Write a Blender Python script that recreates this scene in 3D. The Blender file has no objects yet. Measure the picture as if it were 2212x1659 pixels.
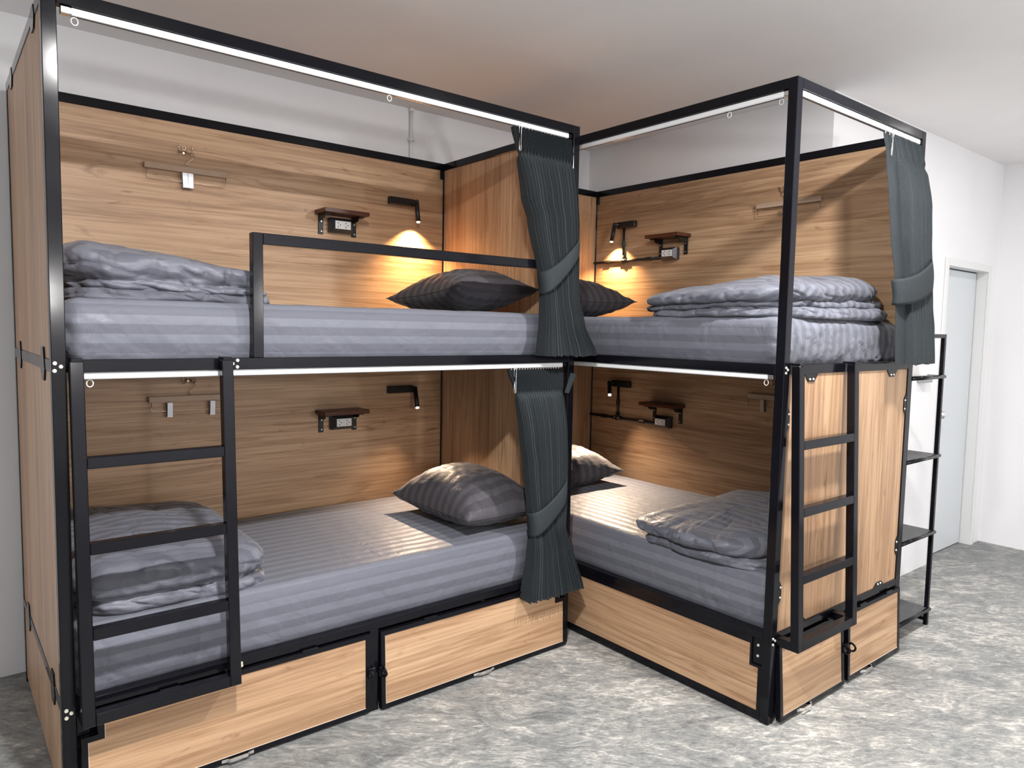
import bpy, bmesh, math, random
from mathutils import Vector, Matrix, noise
random.seed(7)
C = bpy.context.scene.collection
SC = bpy.context.scene

# ---------------------------------------------------------------- camera
FPX = 1558.48
cam_d = bpy.data.cameras.new('camera'); cam = bpy.data.objects.new('camera', cam_d); C.objects.link(cam)
fw = Vector((0.62838956, 0.77410122, -0.07677152)); rt = Vector((0.77716643, -0.62901462, 0.01878674)); up = Vector((0.03374757, 0.07146964, 0.9968717))
M = Matrix.Identity(4)
for i in range(3):
    M[i][0] = rt[i]; M[i][1] = up[i]; M[i][2] = -fw[i]
M[0][3], M[1][3], M[2][3] = -0.278, -2.4644, 1.5203
cam.matrix_world = M
cam_d.sensor_fit = 'HORIZONTAL'; cam_d.sensor_width = 36.0; cam_d.lens = FPX * 36.0 / 2212.0
cam_d.clip_start = 0.02
SC.camera = cam
# ---------------------------------------------------------------- world, exposure
w = bpy.data.worlds.new('world'); SC.world = w; w.use_nodes = True
w.node_tree.nodes['Background'].inputs[0].default_value = (0.8, 0.88, 1.0, 1); w.node_tree.nodes['Background'].inputs[1].default_value = 0.3
SC.view_settings.view_transform = 'Standard'; SC.view_settings.look = 'None'
SC.view_settings.gamma = 1.0; SC.view_settings.use_curve_mapping = False
SC.view_settings.exposure = 0.28
# ---------------------------------------------------------------- lamps: a row of round downlights before the bunks, added fill lights deeper in the room
def downlight(x, y, power, col=(1.0, 0.98, 0.96), size=0.12):
    d = bpy.data.lights.new('ceiling_downlight', 'AREA'); d.shape = 'DISK'; d.size = size; d.energy = power; d.color = col
    o = bpy.data.objects.new('ceiling_downlight', d); C.objects.link(o); o.location = (x, y, 2.735)
def fill_light(x, y, z, power, col=(1.0, 0.97, 0.95)):
    d = bpy.data.lights.new('added_fill_light', 'POINT'); d.shadow_soft_size = 0.10; d.energy = power; d.color = col
    o = bpy.data.objects.new('added_fill_light', d); C.objects.link(o); o.location = (x, y, z)
for lx, ly, lp in ((0.32, -1.62, 92), (2.3, -1.64, 60), (4.35, -1.70, 8)): downlight(lx, ly, lp)
for lx, ly, lz, lp in ((0.5, -4.8, 1.75, 70), (2.6, -4.8, 1.75, 84), (4.8, -4.8, 1.75, 14)): fill_light(lx, ly, lz, lp)  # unseen point lights, added to lift the ceiling and upper walls

# ---------------------------------------------------------------- materials
def new_mat(name):
    m = bpy.data.materials.new(name); m.use_nodes = True
    nt = m.node_tree; b = nt.nodes['Principled BSDF']
    return m, nt, b
def N(nt, t, **kw):
    n = nt.nodes.new(t)
    for k, v in kw.items(): setattr(n, k, v)
    return n
def plain(name, col, rough=0.5, metal=0.0, spec=0.5, bump=0, bscale=200, var=0.0):
    m, nt, b = new_mat(name)
    b.inputs['Base Color'].default_value = (*col, 1); b.inputs['Roughness'].default_value = rough
    b.inputs['Metallic'].default_value = metal; b.inputs['Specular IOR Level'].default_value = spec
    tc = N(nt, 'ShaderNodeTexCoord'); nz = N(nt, 'ShaderNodeTexNoise'); nz.inputs['Scale'].default_value = bscale; nz.inputs['Detail'].default_value = 3
    nt.links.new(tc.outputs['Object'], nz.inputs['Vector'])
    if bump:
        bp = N(nt, 'ShaderNodeBump'); bp.inputs['Strength'].default_value = bump; bp.inputs['Distance'].default_value = 0.002
        nt.links.new(nz.outputs['Fac'], bp.inputs['Height']); nt.links.new(bp.outputs['Normal'], b.inputs['Normal'])
    if var:
        cr = N(nt, 'ShaderNodeValToRGB')
        cr.color_ramp.elements[0].position = 0.3; cr.color_ramp.elements[1].position = 0.7
        cr.color_ramp.elements[0].color = (*[c * (1 - var) for c in col], 1); cr.color_ramp.elements[1].color = (*[min(1, c * (1 + var)) for c in col], 1)
        nt.links.new(nz.outputs['Fac'], cr.inputs['Fac']); nt.links.new(cr.outputs['Color'], b.inputs['Base Color'])
    return m

def wood(name, axis, dark, mid, light, rough=0.42):
    m, nt, b = new_mat(name); L = nt.links.new
    tc = N(nt, 'ShaderNodeTexCoord'); oi = N(nt, 'ShaderNodeObjectInfo')
    mul = N(nt, 'ShaderNodeMath', operation='MULTIPLY'); mul.inputs[1].default_value = 37.0
    L(oi.outputs['Random'], mul.inputs[0])
    add = N(nt, 'ShaderNodeVectorMath', operation='ADD'); L(tc.outputs['Object'], add.inputs[0]); L(mul.outputs[0], add.inputs[1])
    def stretched(a, c, detail, dist, scale=1.0):
        mp = N(nt, 'ShaderNodeMapping'); s = [c, c, c]; s['xyz'.index(axis)] = a
        mp.inputs['Scale'].default_value = s; L(add.outputs[0], mp.inputs['Vector'])
        nz = N(nt, 'ShaderNodeTexNoise'); nz.inputs['Scale'].default_value = scale; nz.inputs['Detail'].default_value = detail
        nz.inputs['Distortion'].default_value = dist; nz.inputs['Roughness'].default_value = 0.55
        L(mp.outputs[0], nz.inputs['Vector']); return nz
    n1 = stretched(0.42, 6.5, 5, 0.5); n2 = stretched(1.8, 80.0, 3, 0.2); n3 = stretched(0.75, 15.0, 7, 1.3); n4 = stretched(3.4, 11.0, 4, 2.0)
    r1 = N(nt, 'ShaderNodeValToRGB'); e = r1.color_ramp.elements
    e[0].position = 0.30; e[0].color = (*dark, 1); e[1].position = 0.72; e[1].color = (*light, 1)
    x = e.new(0.5); x.color = (*mid, 1)
    L(n1.outputs['Fac'], r1.inputs['Fac'])
    # fine pores
    r2 = N(nt, 'ShaderNodeValToRGB'); r2.color_ramp.elements[0].position = 0.36; r2.color_ramp.elements[0].color = (0.75, 0.72, 0.69, 1)
    r2.color_ramp.elements[1].position = 0.6; r2.color_ramp.elements[1].color = (1, 1, 1, 1); L(n2.outputs['Fac'], r2.inputs['Fac'])
    # thin dark streaks
    r3 = N(nt, 'ShaderNodeValToRGB'); q = r3.color_ramp.elements
    q[0].position = 0.40; q[0].color = (1, 1, 1, 1); q[1].position = 0.5; q[1].color = (1, 1, 1, 1); y = q.new(0.45); y.color = (0.78, 0.73, 0.69, 1)
    L(n3.outputs['Fac'], r3.inputs['Fac'])
    # sparse knots
    r4 = N(nt, 'ShaderNodeValToRGB'); k = r4.color_ramp.elements
    k[0].position = 0.64; k[0].color = (1, 1, 1, 1); k[1].position = 0.80; k[1].color = (0.52, 0.44, 0.38, 1)
    L(n4.outputs['Fac'], r4.inputs['Fac'])
    prev = r1.outputs['Color']
    for r in (r2, r3, r4):
        mx = N(nt, 'ShaderNodeMix', data_type='RGBA', blend_type='MULTIPLY'); mx.inputs[0].default_value = 1.0
        L(prev, mx.inputs[6]); L(r.outputs['Color'], mx.inputs[7]); prev = mx.outputs[2]
    L(prev, b.inputs['Base Color']); b.inputs['Roughness'].default_value = rough; b.inputs['Specular IOR Level'].default_value = 0.35
    bp = N(nt, 'ShaderNodeBump'); bp.inputs['Strength'].default_value = 0.12; bp.inputs['Distance'].default_value = 0.001
    L(n2.outputs['Fac'], bp.inputs['Height']); L(bp.outputs['Normal'], b.inputs['Normal'])
    return m
WD, WM, WL = (0.375, 0.228, 0.132), (0.500, 0.320, 0.190), (0.590, 0.398, 0.248)
WOOD = {a: wood('oak_laminate_' + a, a, WD, WM, WL) for a in 'xyz'}
REDWOOD = {a: wood('dark_teak_' + a, a, (0.055, 0.018, 0.010), (0.105, 0.032, 0.016), (0.16, 0.055, 0.028), 0.35) for a in 'xy'}
HANGWOOD = plain('matte_taupe_hanger_wood', (0.44, 0.315, 0.225), 0.6, var=0.05, bscale=12)

def black_metal():
    m, nt, b = new_mat('black_powder_coat'); L = nt.links.new
    b.inputs['Base Color'].default_value = (0.0045, 0.0046, 0.0072, 1); b.inputs['Roughness'].default_value = 0.30; b.inputs['Specular IOR Level'].default_value = 0.22
    tc = N(nt, 'ShaderNodeTexCoord'); nz = N(nt, 'ShaderNodeTexNoise'); nz.inputs['Scale'].default_value = 6; nz.inputs['Detail'].default_value = 4
    L(tc.outputs['Object'], nz.inputs['Vector']); mr = N(nt, 'ShaderNodeMapRange'); mr.inputs[3].default_value = 0.07; mr.inputs[4].default_value = 0.20
    L(nz.outputs['Fac'], mr.inputs[0]); L(mr.outputs[0], b.inputs['Roughness'])
    return m
BLACK = black_metal()
BLACKMATTE = plain('matte_black_plastic', (0.008, 0.008, 0.009), 0.45)
CHROME = plain('bright_steel', (0.80, 0.80, 0.80), 0.22, metal=1.0, bscale=30)
CLIPM = plain('brushed_grey_steel', (0.42, 0.42, 0.44), 0.40, metal=1.0, bscale=30)
BRASS = plain('nickel_brass', (0.62, 0.50, 0.38), 0.25, metal=1.0, bscale=30)
SCREW = plain('zinc_screw', (0.85, 0.83, 0.72), 0.35, metal=0.7, bscale=30)
ALU = plain('white_aluminium_track', (0.86, 0.88, 0.90), 0.35, bscale=30)
EDGE = plain('pale_panel_edge', (0.62, 0.52, 0.42), 0.5, bscale=30)
WHITEPL = plain('white_plastic', (0.78, 0.78, 0.76), 0.4, bscale=30)
GREYPL = plain('dark_grey_plastic', (0.030, 0.030, 0.034), 0.25, bscale=30)
SOCKET = plain('socket_white', (0.72, 0.72, 0.70), 0.35, bscale=30)
HOLE = plain('socket_hole', (0.01, 0.01, 0.01), 0.6, bscale=30)
DOORP = plain('pale_grey_door_paint', (0.66, 0.70, 0.73), 0.42, bump=0.04, bscale=60)
FRAMEP = plain('white_door_frame', (0.78, 0.79, 0.79), 0.45, bscale=60)
GAP = plain('door_gap_shadow', (0.06, 0.07, 0.07), 0.8, bscale=60)
BOARD = plain('dark_bed_board', (0.02, 0.018, 0.017), 0.7, bscale=20)

def wall_paint(name, col):
    m, nt, b = new_mat(name); L = nt.links.new
    tc = N(nt, 'ShaderNodeTexCoord'); nz = N(nt, 'ShaderNodeTexNoise'); nz.inputs['Scale'].default_value = 2.2; nz.inputs['Detail'].default_value = 5
    L(tc.outputs['Object'], nz.inputs['Vector'])
    cr = N(nt, 'ShaderNodeValToRGB'); cr.color_ramp.elements[0].position = 0.35; cr.color_ramp.elements[1].position = 0.7
    cr.color_ramp.elements[0].color = (*[c * 0.965 for c in col], 1); cr.color_ramp.elements[1].color = (*col, 1)
    L(nz.outputs['Fac'], cr.inputs['Fac']); L(cr.outputs['Color'], b.inputs['Base Color'])
    b.inputs['Roughness'].default_value = 0.75
    n2 = N(nt, 'ShaderNodeTexNoise'); n2.inputs['Scale'].default_value = 140; L(tc.outputs['Object'], n2.inputs['Vector'])
    bp = N(nt, 'ShaderNodeBump'); bp.inputs['Strength'].default_value = 0.05; bp.inputs['Distance'].default_value = 0.002
    L(n2.outputs['Fac'], bp.inputs['Height']); L(bp.outputs['Normal'], b.inputs['Normal'])
    return m
WALL = wall_paint('white_wall_paint', (0.86, 0.86, 0.88))
CEIL = wall_paint('white_ceiling_paint', (0.89, 0.88, 0.88))

def concrete():
    m, nt, b = new_mat('polished_concrete'); L = nt.links.new
    tc = N(nt, 'ShaderNodeTexCoord')
    def nz(scale, detail, dist, stretch=(1, 1, 1), rot=0, rough=0.55):
        mp = N(nt, 'ShaderNodeMapping', vector_type='TEXTURE'); mp.inputs['Scale'].default_value = [1 / q for q in stretch]; mp.inputs['Rotation'].default_value = (0, 0, rot)
        L(tc.outputs['Object'], mp.inputs['Vector'])
        n = N(nt, 'ShaderNodeTexNoise'); n.inputs['Scale'].default_value = scale; n.inputs['Detail'].default_value = detail
        n.inputs['Distortion'].default_value = dist; n.inputs['Roughness'].default_value = rough
        L(mp.outputs[0], n.inputs['Vector']); return n
    a = nz(3.2, 10, 1.5, (1, 1.7, 1), -0.50, 0.72); c = nz(8, 9, 3.0, (0.8, 2.1, 1), -0.75, 0.70); d = nz(0.7, 3, 0.6)
    e = nz(26, 7, 2.4, (0.8, 2.6, 1), -0.60, 0.70)
    def mix(x, y, f):
        mm = N(nt, 'ShaderNodeMath', operation='MULTIPLY'); mm.inputs[1].default_value = f; L(y, mm.inputs[0])
        ad = N(nt, 'ShaderNodeMath', operation='ADD'); L(x, ad.inputs[0]); L(mm.outputs[0], ad.inputs[1]); return ad.outputs[0]
    s0 = N(nt, 'ShaderNodeMath', operation='MULTIPLY'); s0.inputs[1].default_value = 0.30; L(a.outputs['Fac'], s0.inputs[0])
    s = mix(mix(mix(s0.outputs[0], c.outputs['Fac'], 0.30), d.outputs['Fac'], 0.16), e.outputs['Fac'], 0.24)
    cr = N(nt, 'ShaderNodeValToRGB'); el = cr.color_ramp.elements
    el[0].position = 0.41; el[0].color = (0.098, 0.104, 0.106, 1); el[1].position = 0.585; el[1].color = (0.58, 0.555, 0.51, 1)
    x = el.new(0.475); x.color = (0.190, 0.198, 0.197, 1); y = el.new(0.53); y.color = (0.305, 0.304, 0.288, 1)
    L(s, cr.inputs['Fac']); L(cr.outputs['Color'], b.inputs['Base Color'])
    rr = N(nt, 'ShaderNodeMapRange'); rr.inputs[1].default_value = 0.4; rr.inputs[2].default_value = 0.6; rr.inputs[3].default_value = 0.36; rr.inputs[4].default_value = 0.58
    L(s, rr.inputs[0]); L(rr.outputs[0], b.inputs['Roughness']); b.inputs['Specular IOR Level'].default_value = 0.4
    bp = N(nt, 'ShaderNodeBump'); bp.inputs['Strength'].default_value = 0.08; bp.inputs['Distance'].default_value = 0.002
    L(c.outputs['Fac'], bp.inputs['Height']); L(bp.outputs['Normal'], b.inputs['Normal'])
    return m
FLOOR = concrete()

def satin(name, c0, c1, period=0.048, rough=0.46):
    """damask stripes woven in satin: every vertex carries 'stripe', its distance across the cloth"""
    m, nt, b = new_mat(name); L = nt.links.new
    at = N(nt, 'ShaderNodeAttribute', attribute_name='stripe')
    tc = N(nt, 'ShaderNodeTexCoord')
    nz = N(nt, 'ShaderNodeTexNoise'); nz.inputs['Scale'].default_value = 5; nz.inputs['Detail'].default_value = 3; L(tc.outputs['Object'], nz.inputs['Vector'])
    md = N(nt, 'ShaderNodeMath', operation='DIVIDE'); md.inputs[1].default_value = period; L(at.outputs['Fac'], md.inputs[0])
    fr = N(nt, 'ShaderNodeMath', operation='FRACT'); L(md.outputs[0], fr.inputs[0])
    cr = N(nt, 'ShaderNodeValToRGB'); e = cr.color_ramp.elements
    e[0].position = 0.47; e[0].color = (0, 0, 0, 1); e[1].position = 0.53; e[1].color = (1, 1, 1, 1); z = e.new(0.96); z.color = (1, 1, 1, 1); z2 = e.new(1.0); z2.color = (0, 0, 0, 1)
    L(fr.outputs[0], cr.inputs['Fac'])
    mx = N(nt, 'ShaderNodeMix', data_type='RGBA'); mx.inputs[6].default_value = (*c0, 1); mx.inputs[7].default_value = (*c1, 1); L(cr.outputs['Color'], mx.inputs[0])
    L(mx.outputs[2], b.inputs['Base Color'])
    mr = N(nt, 'ShaderNodeMapRange'); mr.inputs[3].default_value = rough + 0.16; mr.inputs[4].default_value = rough; L(cr.outputs['Color'], mr.inputs[0]); L(mr.outputs[0], b.inputs['Roughness'])
    b.inputs['Sheen Weight'].default_value = 0.12; b.inputs['Sheen Roughness'].default_value = 0.4; b.inputs['Specular IOR Level'].default_value = 0.28
    n2 = N(nt, 'ShaderNodeTexNoise'); n2.inputs['Scale'].default_value = 14; n2.inputs['Detail'].default_value = 4; n2.inputs['Distortion'].default_value = 1.2; L(tc.outputs['Object'], n2.inputs['Vector'])
    bp = N(nt, 'ShaderNodeBump'); bp.inputs['Strength'].default_value = 0.35; bp.inputs['Distance'].default_value = 0.012
    L(n2.outputs['Fac'], bp.inputs['Height']); L(bp.outputs['Normal'], b.inputs['Normal'])
    return m
SHEET = satin('grey_satin_sheet', (0.110, 0.115, 0.142), (0.145, 0.153, 0.186), 0.060)
DUVET = satin('grey_satin_duvet', (0.092, 0.096, 0.120), (0.136, 0.143, 0.174), 0.060)
PILLOW = satin('dark_grey_satin_pillow', (0.050, 0.046, 0.054), (0.074, 0.070, 0.081), 0.060)
def curtain_cloth():
    m, nt, b = new_mat('slate_curtain_cloth'); L = nt.links.new
    tc = N(nt, 'ShaderNodeTexCoord'); wv = N(nt, 'ShaderNodeTexNoise'); wv.inputs['Scale'].default_value = 420; L(tc.outputs['Object'], wv.inputs['Vector'])
    cr = N(nt, 'ShaderNodeValToRGB'); cr.color_ramp.elements[0].color = (0.0165, 0.0208, 0.0238, 1); cr.color_ramp.elements[1].color = (0.037, 0.0448, 0.0500, 1)
    cr.color_ramp.elements[0].position = 0.3; cr.color_ramp.elements[1].position = 0.7
    L(wv.outputs['Fac'], cr.inputs['Fac']); L(cr.outputs['Color'], b.inputs['Base Color']); b.inputs['Roughness'].default_value = 0.75
    b.inputs['Specular IOR Level'].default_value = 0.2
    bp = N(nt, 'ShaderNodeBump'); bp.inputs['Strength'].default_value = 0.2; bp.inputs['Distance'].default_value = 0.0008
    L(wv.outputs['Fac'], bp.inputs['Height']); L(bp.outputs['Normal'], b.inputs['Normal'])
    return m
CURTAIN = curtain_cloth()
def glow(name, col, s):
    m, nt, b = new_mat(name); b.inputs['Base Color'].default_value = (*col, 1)
    b.inputs['Emission Color'].default_value = (*col, 1); b.inputs['Emission Strength'].default_value = s
    return m
LENS = glow('lit_led_lens', (1.0, 0.86, 0.66), 12.0)

# ---------------------------------------------------------------- mesh helpers
class MB:
    """collects shapes given in a local frame; T maps that frame into the world"""
    def __init__(self, T=None):
        self.bm = bmesh.new(); self.T = T or (lambda a, b, c: (a, b, c))
    def box(self, x0, x1, y0, y1, z0, z1, bevel=0.0015):
        vs = []
        r = bmesh.ops.create_cube(self.bm, size=1.0)['verts']
        for v in r:
            v.co = Vector(((x0 + x1) / 2 + v.co.x * (x1 - x0), (y0 + y1) / 2 + v.co.y * (y1 - y0), (z0 + z1) / 2 + v.co.z * (z1 - z0)))
        if bevel:
            es = list({e for v in r for e in v.link_edges})
            bmesh.ops.bevel(self.bm, geom=es, offset=bevel, segments=1, affect='EDGES', profile=0.5)
        return self
    def hexa(self, p):
        """8 points: bottom ring 0-3, top ring 4-7"""
        v = [self.bm.verts.new(q) for q in p]
        for f in ((3, 2, 1, 0), (4, 5, 6, 7), (0, 1, 5, 4), (1, 2, 6, 5), (2, 3, 7, 6), (3, 0, 4, 7)): self.bm.faces.new([v[i] for i in f])
        return self
    def prism(self, pts, axis, a, b):
        """polygon extruded along axis; pts are the other two coordinates in order"""
        i = 'xyz'.index(axis); o = [k for k in range(3) if k != i]
        def mk(p, t):
            q = [0, 0, 0]; q[i] = t; q[o[0]] = p[0]; q[o[1]] = p[1]; return self.bm.verts.new(q)
        A = [mk(p, a) for p in pts]; B = [mk(p, b) for p in pts]
        self.bm.faces.new(A); self.bm.faces.new(B[::-1])
        n = len(pts)
        for k in range(n): self.bm.faces.new((A[k], A[(k + 1) % n], B[(k + 1) % n], B[k]))
        return self
    def cyl(self, p, q, r, n=16, r2=None):
        p = Vector(p); q = Vector(q); d = (q - p); L = d.length; d.normalize()
        a = d.orthogonal().normalized(); b = d.cross(a); r2 = r if r2 is None else r2
        A = [self.bm.verts.new(p + (a * math.cos(t) + b * math.sin(t)) * r) for t in [2 * math.pi * k / n for k in range(n)]]
        B = [self.bm.verts.new(q + (a * math.cos(t) + b * math.sin(t)) * r2) for t in [2 * math.pi * k / n for k in range(n)]]
        self.bm.faces.new(A[::-1]); self.bm.faces.new(B)
        for k in range(n): self.bm.faces.new((A[k], A[(k + 1) % n], B[(k + 1) % n], B[k]))
        return self
    def tube(self, pts, r, n=8, closed=False):
        P = [Vector(p) for p in pts]; rings = []; m = len(P); prev = None
        for k in range(m):
            if closed: d = P[(k + 1) % m] - P[k - 1]
            else: d = P[min(k + 1, m - 1)] - P[max(k - 1, 0)]
            d.normalize()
            a = (prev - d * prev.dot(d)).normalized() if prev is not None and (prev - d * prev.dot(d)).length > 1e-6 else d.orthogonal().normalized()
            prev = a; b = d.cross(a)
            rings.append([self.bm.verts.new(P[k] + (a * math.cos(t) + b * math.sin(t)) * r) for t in [2 * math.pi * j / n for j in range(n)]])
        for k in range(m if closed else m - 1):
            A = rings[k]; B = rings[(k + 1) % m]
            for j in range(n): self.bm.faces.new((A[j], A[(j + 1) % n], B[(j + 1) % n], B[j]))
        if not closed: self.bm.faces.new(rings[0][::-1]); self.bm.faces.new(rings[-1])
        return self
    def ball(self, c, r, n=12, sc=(1, 1, 1)):
        v = bmesh.ops.create_uvsphere(self.bm, u_segments=n, v_segments=max(6, n // 2), radius=r)['verts']
        for q in v: q.co = Vector((c[0] + q.co.x * sc[0], c[1] + q.co.y * sc[1], c[2] + q.co.z * sc[2]))
        return self
    def build(self, name, mat, parent=None, smooth=False, origin=None):
        for v in self.bm.verts: v.co = Vector(self.T(*v.co))
        bmesh.ops.recalc_face_normals(self.bm, faces=self.bm.faces[:])
        return link_bm(name, self.bm, mat, parent, smooth, origin)

def root_loc(p):
    l = Vector((0, 0, 0))
    while p is not None: l = l + p.location; p = p.parent
    return l
def link_bm(name, bm, mat, parent=None, smooth=False, origin=None):
    off = root_loc(parent) if parent is not None else Vector(origin or (0, 0, 0))
    for v in bm.verts: v.co -= off
    me = bpy.data.meshes.new(name); bm.to_mesh(me); bm.free()
    if smooth:
        for p in me.polygons: p.use_smooth = True
    me.materials.append(mat)
    o = bpy.data.objects.new(name, me); C.objects.link(o)
    if parent is not None: o.parent = parent
    else: o.location = off
    return o
def thing(name, label, cat, loc, group=None):
    o = bpy.data.objects.new(name, None); C.objects.link(o); o.location = loc; o.empty_display_size = 0.1
    o['label'] = label; o['category'] = cat
    if group: o['group'] = group
    return o
def tag(o, label, cat, group=None):
    o['label'] = label; o['category'] = cat
    if group: o['group'] = group
    return o
def struct(o): o['kind'] = 'structure'; return o

# ================================================================= ROOM SHELL
ZC = 2.7556; XL, XR, YF, YB = -3.2, 5.796, -6.2, 1.189; XWB, YD = 3.344, -0.5587
struct(MB().box(XL - .1, XR + .1, YF - .1, YB + .1, -0.1, 0.0, 0).build('floor', FLOOR))
struct(MB().box(XL - .1, XR + .1, YF - .1, YB + .1, ZC, ZC + .1, 0).build('ceiling', CEIL))
struct(MB().box(XL, XWB + .1, YB, YB + .1, 0, ZC, 0).build('wall_back', WALL))
struct(MB().box(XWB, XWB + .1, YD + .1, YB, 0, ZC, 0).build('wall_inner', WALL))
DX0, DX1, DZ = 4.90, 5.62, 1.985
b = MB(); b.box(XWB, DX0, YD, YD + .1, 0, ZC, 0); b.box(DX1, XR, YD, YD + .1, 0, ZC, 0); b.box(DX0, DX1, YD, YD + .1, DZ, ZC, 0)
struct(b.build('wall_door', WALL))
struct(MB().box(XR, XR + .1, YF, YD + .1, 0, ZC, 0).build('wall_right', WALL))
struct(MB().box(XL - .1, XL, YF, YB, 0, ZC, 0).build('wall_left', WALL))
struct(MB().box(XL - .1, XR + .1, YF - .1, YF, 0, ZC, 0).build('wall_front', WALL))
# door
dr = thing('door_1', 'x', 'x', ((DX0 + DX1) / 2, YD, 0)); del dr['label'], dr['category']; struct(dr)
MB().box(DX0 + .010, DX1 - .010, YD + .068, YD + .098, 0.006, DZ - .010, 0.001).build('door_leaf', DOORP, dr)
b = MB(); b.box(DX0 + .0005, DX0 + .010, YD + .072, YD + .097, 0, DZ - .0005, 0); b.box(DX1 - .010, DX1 - .0005, YD + .072, YD + .097, 0, DZ - .0005, 0); b.box(DX0 + .010, DX1 - .010, YD + .072, YD + .097, DZ - .010, DZ - .0005, 0)
b.build('door_gap_strip', GAP, dr)  # dark strips stand in for the shaded gap round the leaf
b = MB()
for x0, x1 in ((DX0 - .045, DX0 + .002), (DX1 - .002, DX1 + .045)): b.box(x0, x1, YD - .012, YD - .0005, 0, DZ + .045, 0.002)
b.box(DX0 + .002, DX1 - .002, YD - .012, YD - .0005, DZ - .002, DZ + .045, 0.001)
b.box(DX0 + .0003, DX0 + .002, YD - .0005, YD + .066, 0, DZ - .0003, 0); b.box(DX1 - .002, DX1 - .0003, YD - .0005, YD + .066, 0, DZ - .0003, 0); b.box(DX0 + .002, DX1 - .002, YD - .0005, YD + .066, DZ - .002, DZ - .0003, 0)
b.build('door_frame', FRAMEP, dr)
b = MB(); kx, kz = 4.965, 1.0
b.cyl((kx, YD + .068, kz), (kx, YD + .060, kz), .03, 20); b.cyl((kx, YD + .06, kz), (kx, YD + .02, kz), .011, 14); b.ball((kx, YD - .002, kz), .028, 18, (1, .85, 1))
b.build('door_knob', CHROME, dr, True)

# ================================================================= BUNK BEDS
t = 0.038; LA = 2.10; WA = 1.115; ZT = 2.454; ZM = 1.404; ZL = 0.361
TA = lambda u, d, z: (u, d, z)
BX, BY = 2.207, -1.015
TB = lambda u, d, z: (BX + d, BY + u, z)
def tab(T, parent, pts, axis, a0, a1, bolts):
    """black bracket plate holding a panel, with its screws"""
    o = MB(T).prism(pts, axis, a0, a1).build('bracket', BLACK, parent)
    return o

def frame(T, bed, ga, gl):
    """parts shared by both bunks; ga = world axis name along the bed, gl = across"""
    for u0 in (0, LA - t):
        for d0 in (0, WA - t): MB(T).box(u0, u0 + t, d0, d0 + t, 0, ZT, .002).build('post', BLACK, bed)
    for z1 in (ZT, ZM, ZL):
        h = t if z1 != ZL else .031
        for d0 in (0, WA - t): MB(T).box(t, LA - t, d0, d0 + t, z1 - h, z1, .0015).build('rail', BLACK, bed)
        for u0 in (0, LA - t): MB(T).box(u0, u0 + t, t, WA - t, z1 - h, z1, .0015).build('rail', BLACK, bed)
    # back panels, head panels
    MB(T).box(t, LA - t, WA - .032, WA - .016, ZM, ZT - t, .0008).build('back_panel', WOOD[ga], bed)
    MB(T).box(t, LA - t, WA - .032, WA - .016, ZL, ZM - t, .0008).build('back_panel', WOOD[ga], bed)
    MB(T).box(t, LA - t, WA - .032, WA - .016, .02, ZL - .031, .0008).build('back_panel', WOOD[ga], bed)
    MB(T).box(LA - .032, LA - .016, t, WA - t, ZM, ZT - t, .0008).build('head_panel', WOOD['z'], bed)
    MB(T).box(LA - .032, LA - .016, t, WA - t, ZL, ZM - t, .0008).build('head_panel', WOOD['z'], bed)
    MB(T).box(LA - .032, LA - .016, t, WA - t, .02, ZL - .031, .0008).build('head_panel', WOOD[gl], bed)
    # mattress boards
    MB(T).box(t, LA - t, t, WA - t, ZM - .022, ZM - .006, 0).build('bed_board', BOARD, bed)
    MB(T).box(t, LA - t, t, WA - t, ZL - .030, ZL - .018, 0).build('bed_board', BOARD, bed)
    # corner brackets high in the back corner
    MB(T).box(LA - t - .022, LA - t, WA - t - .006, WA - t + .006, ZT - t - .05, ZT - t, .002).build('corner_bracket', BLACK, bed)

def track(T, bed, u0, u1, d, z, across=False, rings=()):
    """white aluminium curtain track with end brackets and a spare glider"""
    h, wd = .021, .024
    T2 = (lambda a, b, c: T(b, a, c)) if across else T
    o = MB(T2).box(u0, u1, d - wd / 2, d + wd / 2, z - h, z, .003).build('curtain_track', ALU, bed)
    MB(T2).box(u0 + .004, u1 - .004, d - .0035, d + .0035, z - h - .0012, z - h + .001, 0).build('track_slot', GREYPL, o)
    for a, s in ((u0, -1), (u1, 1)):
        MB(T2).box(min(a, a + s * .026), max(a, a + s * .026), d - .012, d + .014, z - h + .001, z - .001, .002).build('end_bracket', BLACK if s > 0 else CHROME, o)
    for r in rings:
        c = [(r + .009 * math.cos(k * math.pi / 6), d, z - h - .013 + .011 * math.sin(k * math.pi / 6)) for k in range(12)]
        MB(T2).tube(c, .0018, 6, True).build('glider', WHITEPL, o, True)

def screws(T, bed, pts, axis_n):
    """zinc screws; pts = (u, d, z) on the face, axis_n = outward unit vector in the bed frame"""
    for p in pts:
        q = (p[0] + axis_n[0] * .003, p[1] + axis_n[1] * .003, p[2])
        m = MB(T).cyl(p, q, .0062, 12, .005)
        m.build('screw', SCREW, bed)

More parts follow.
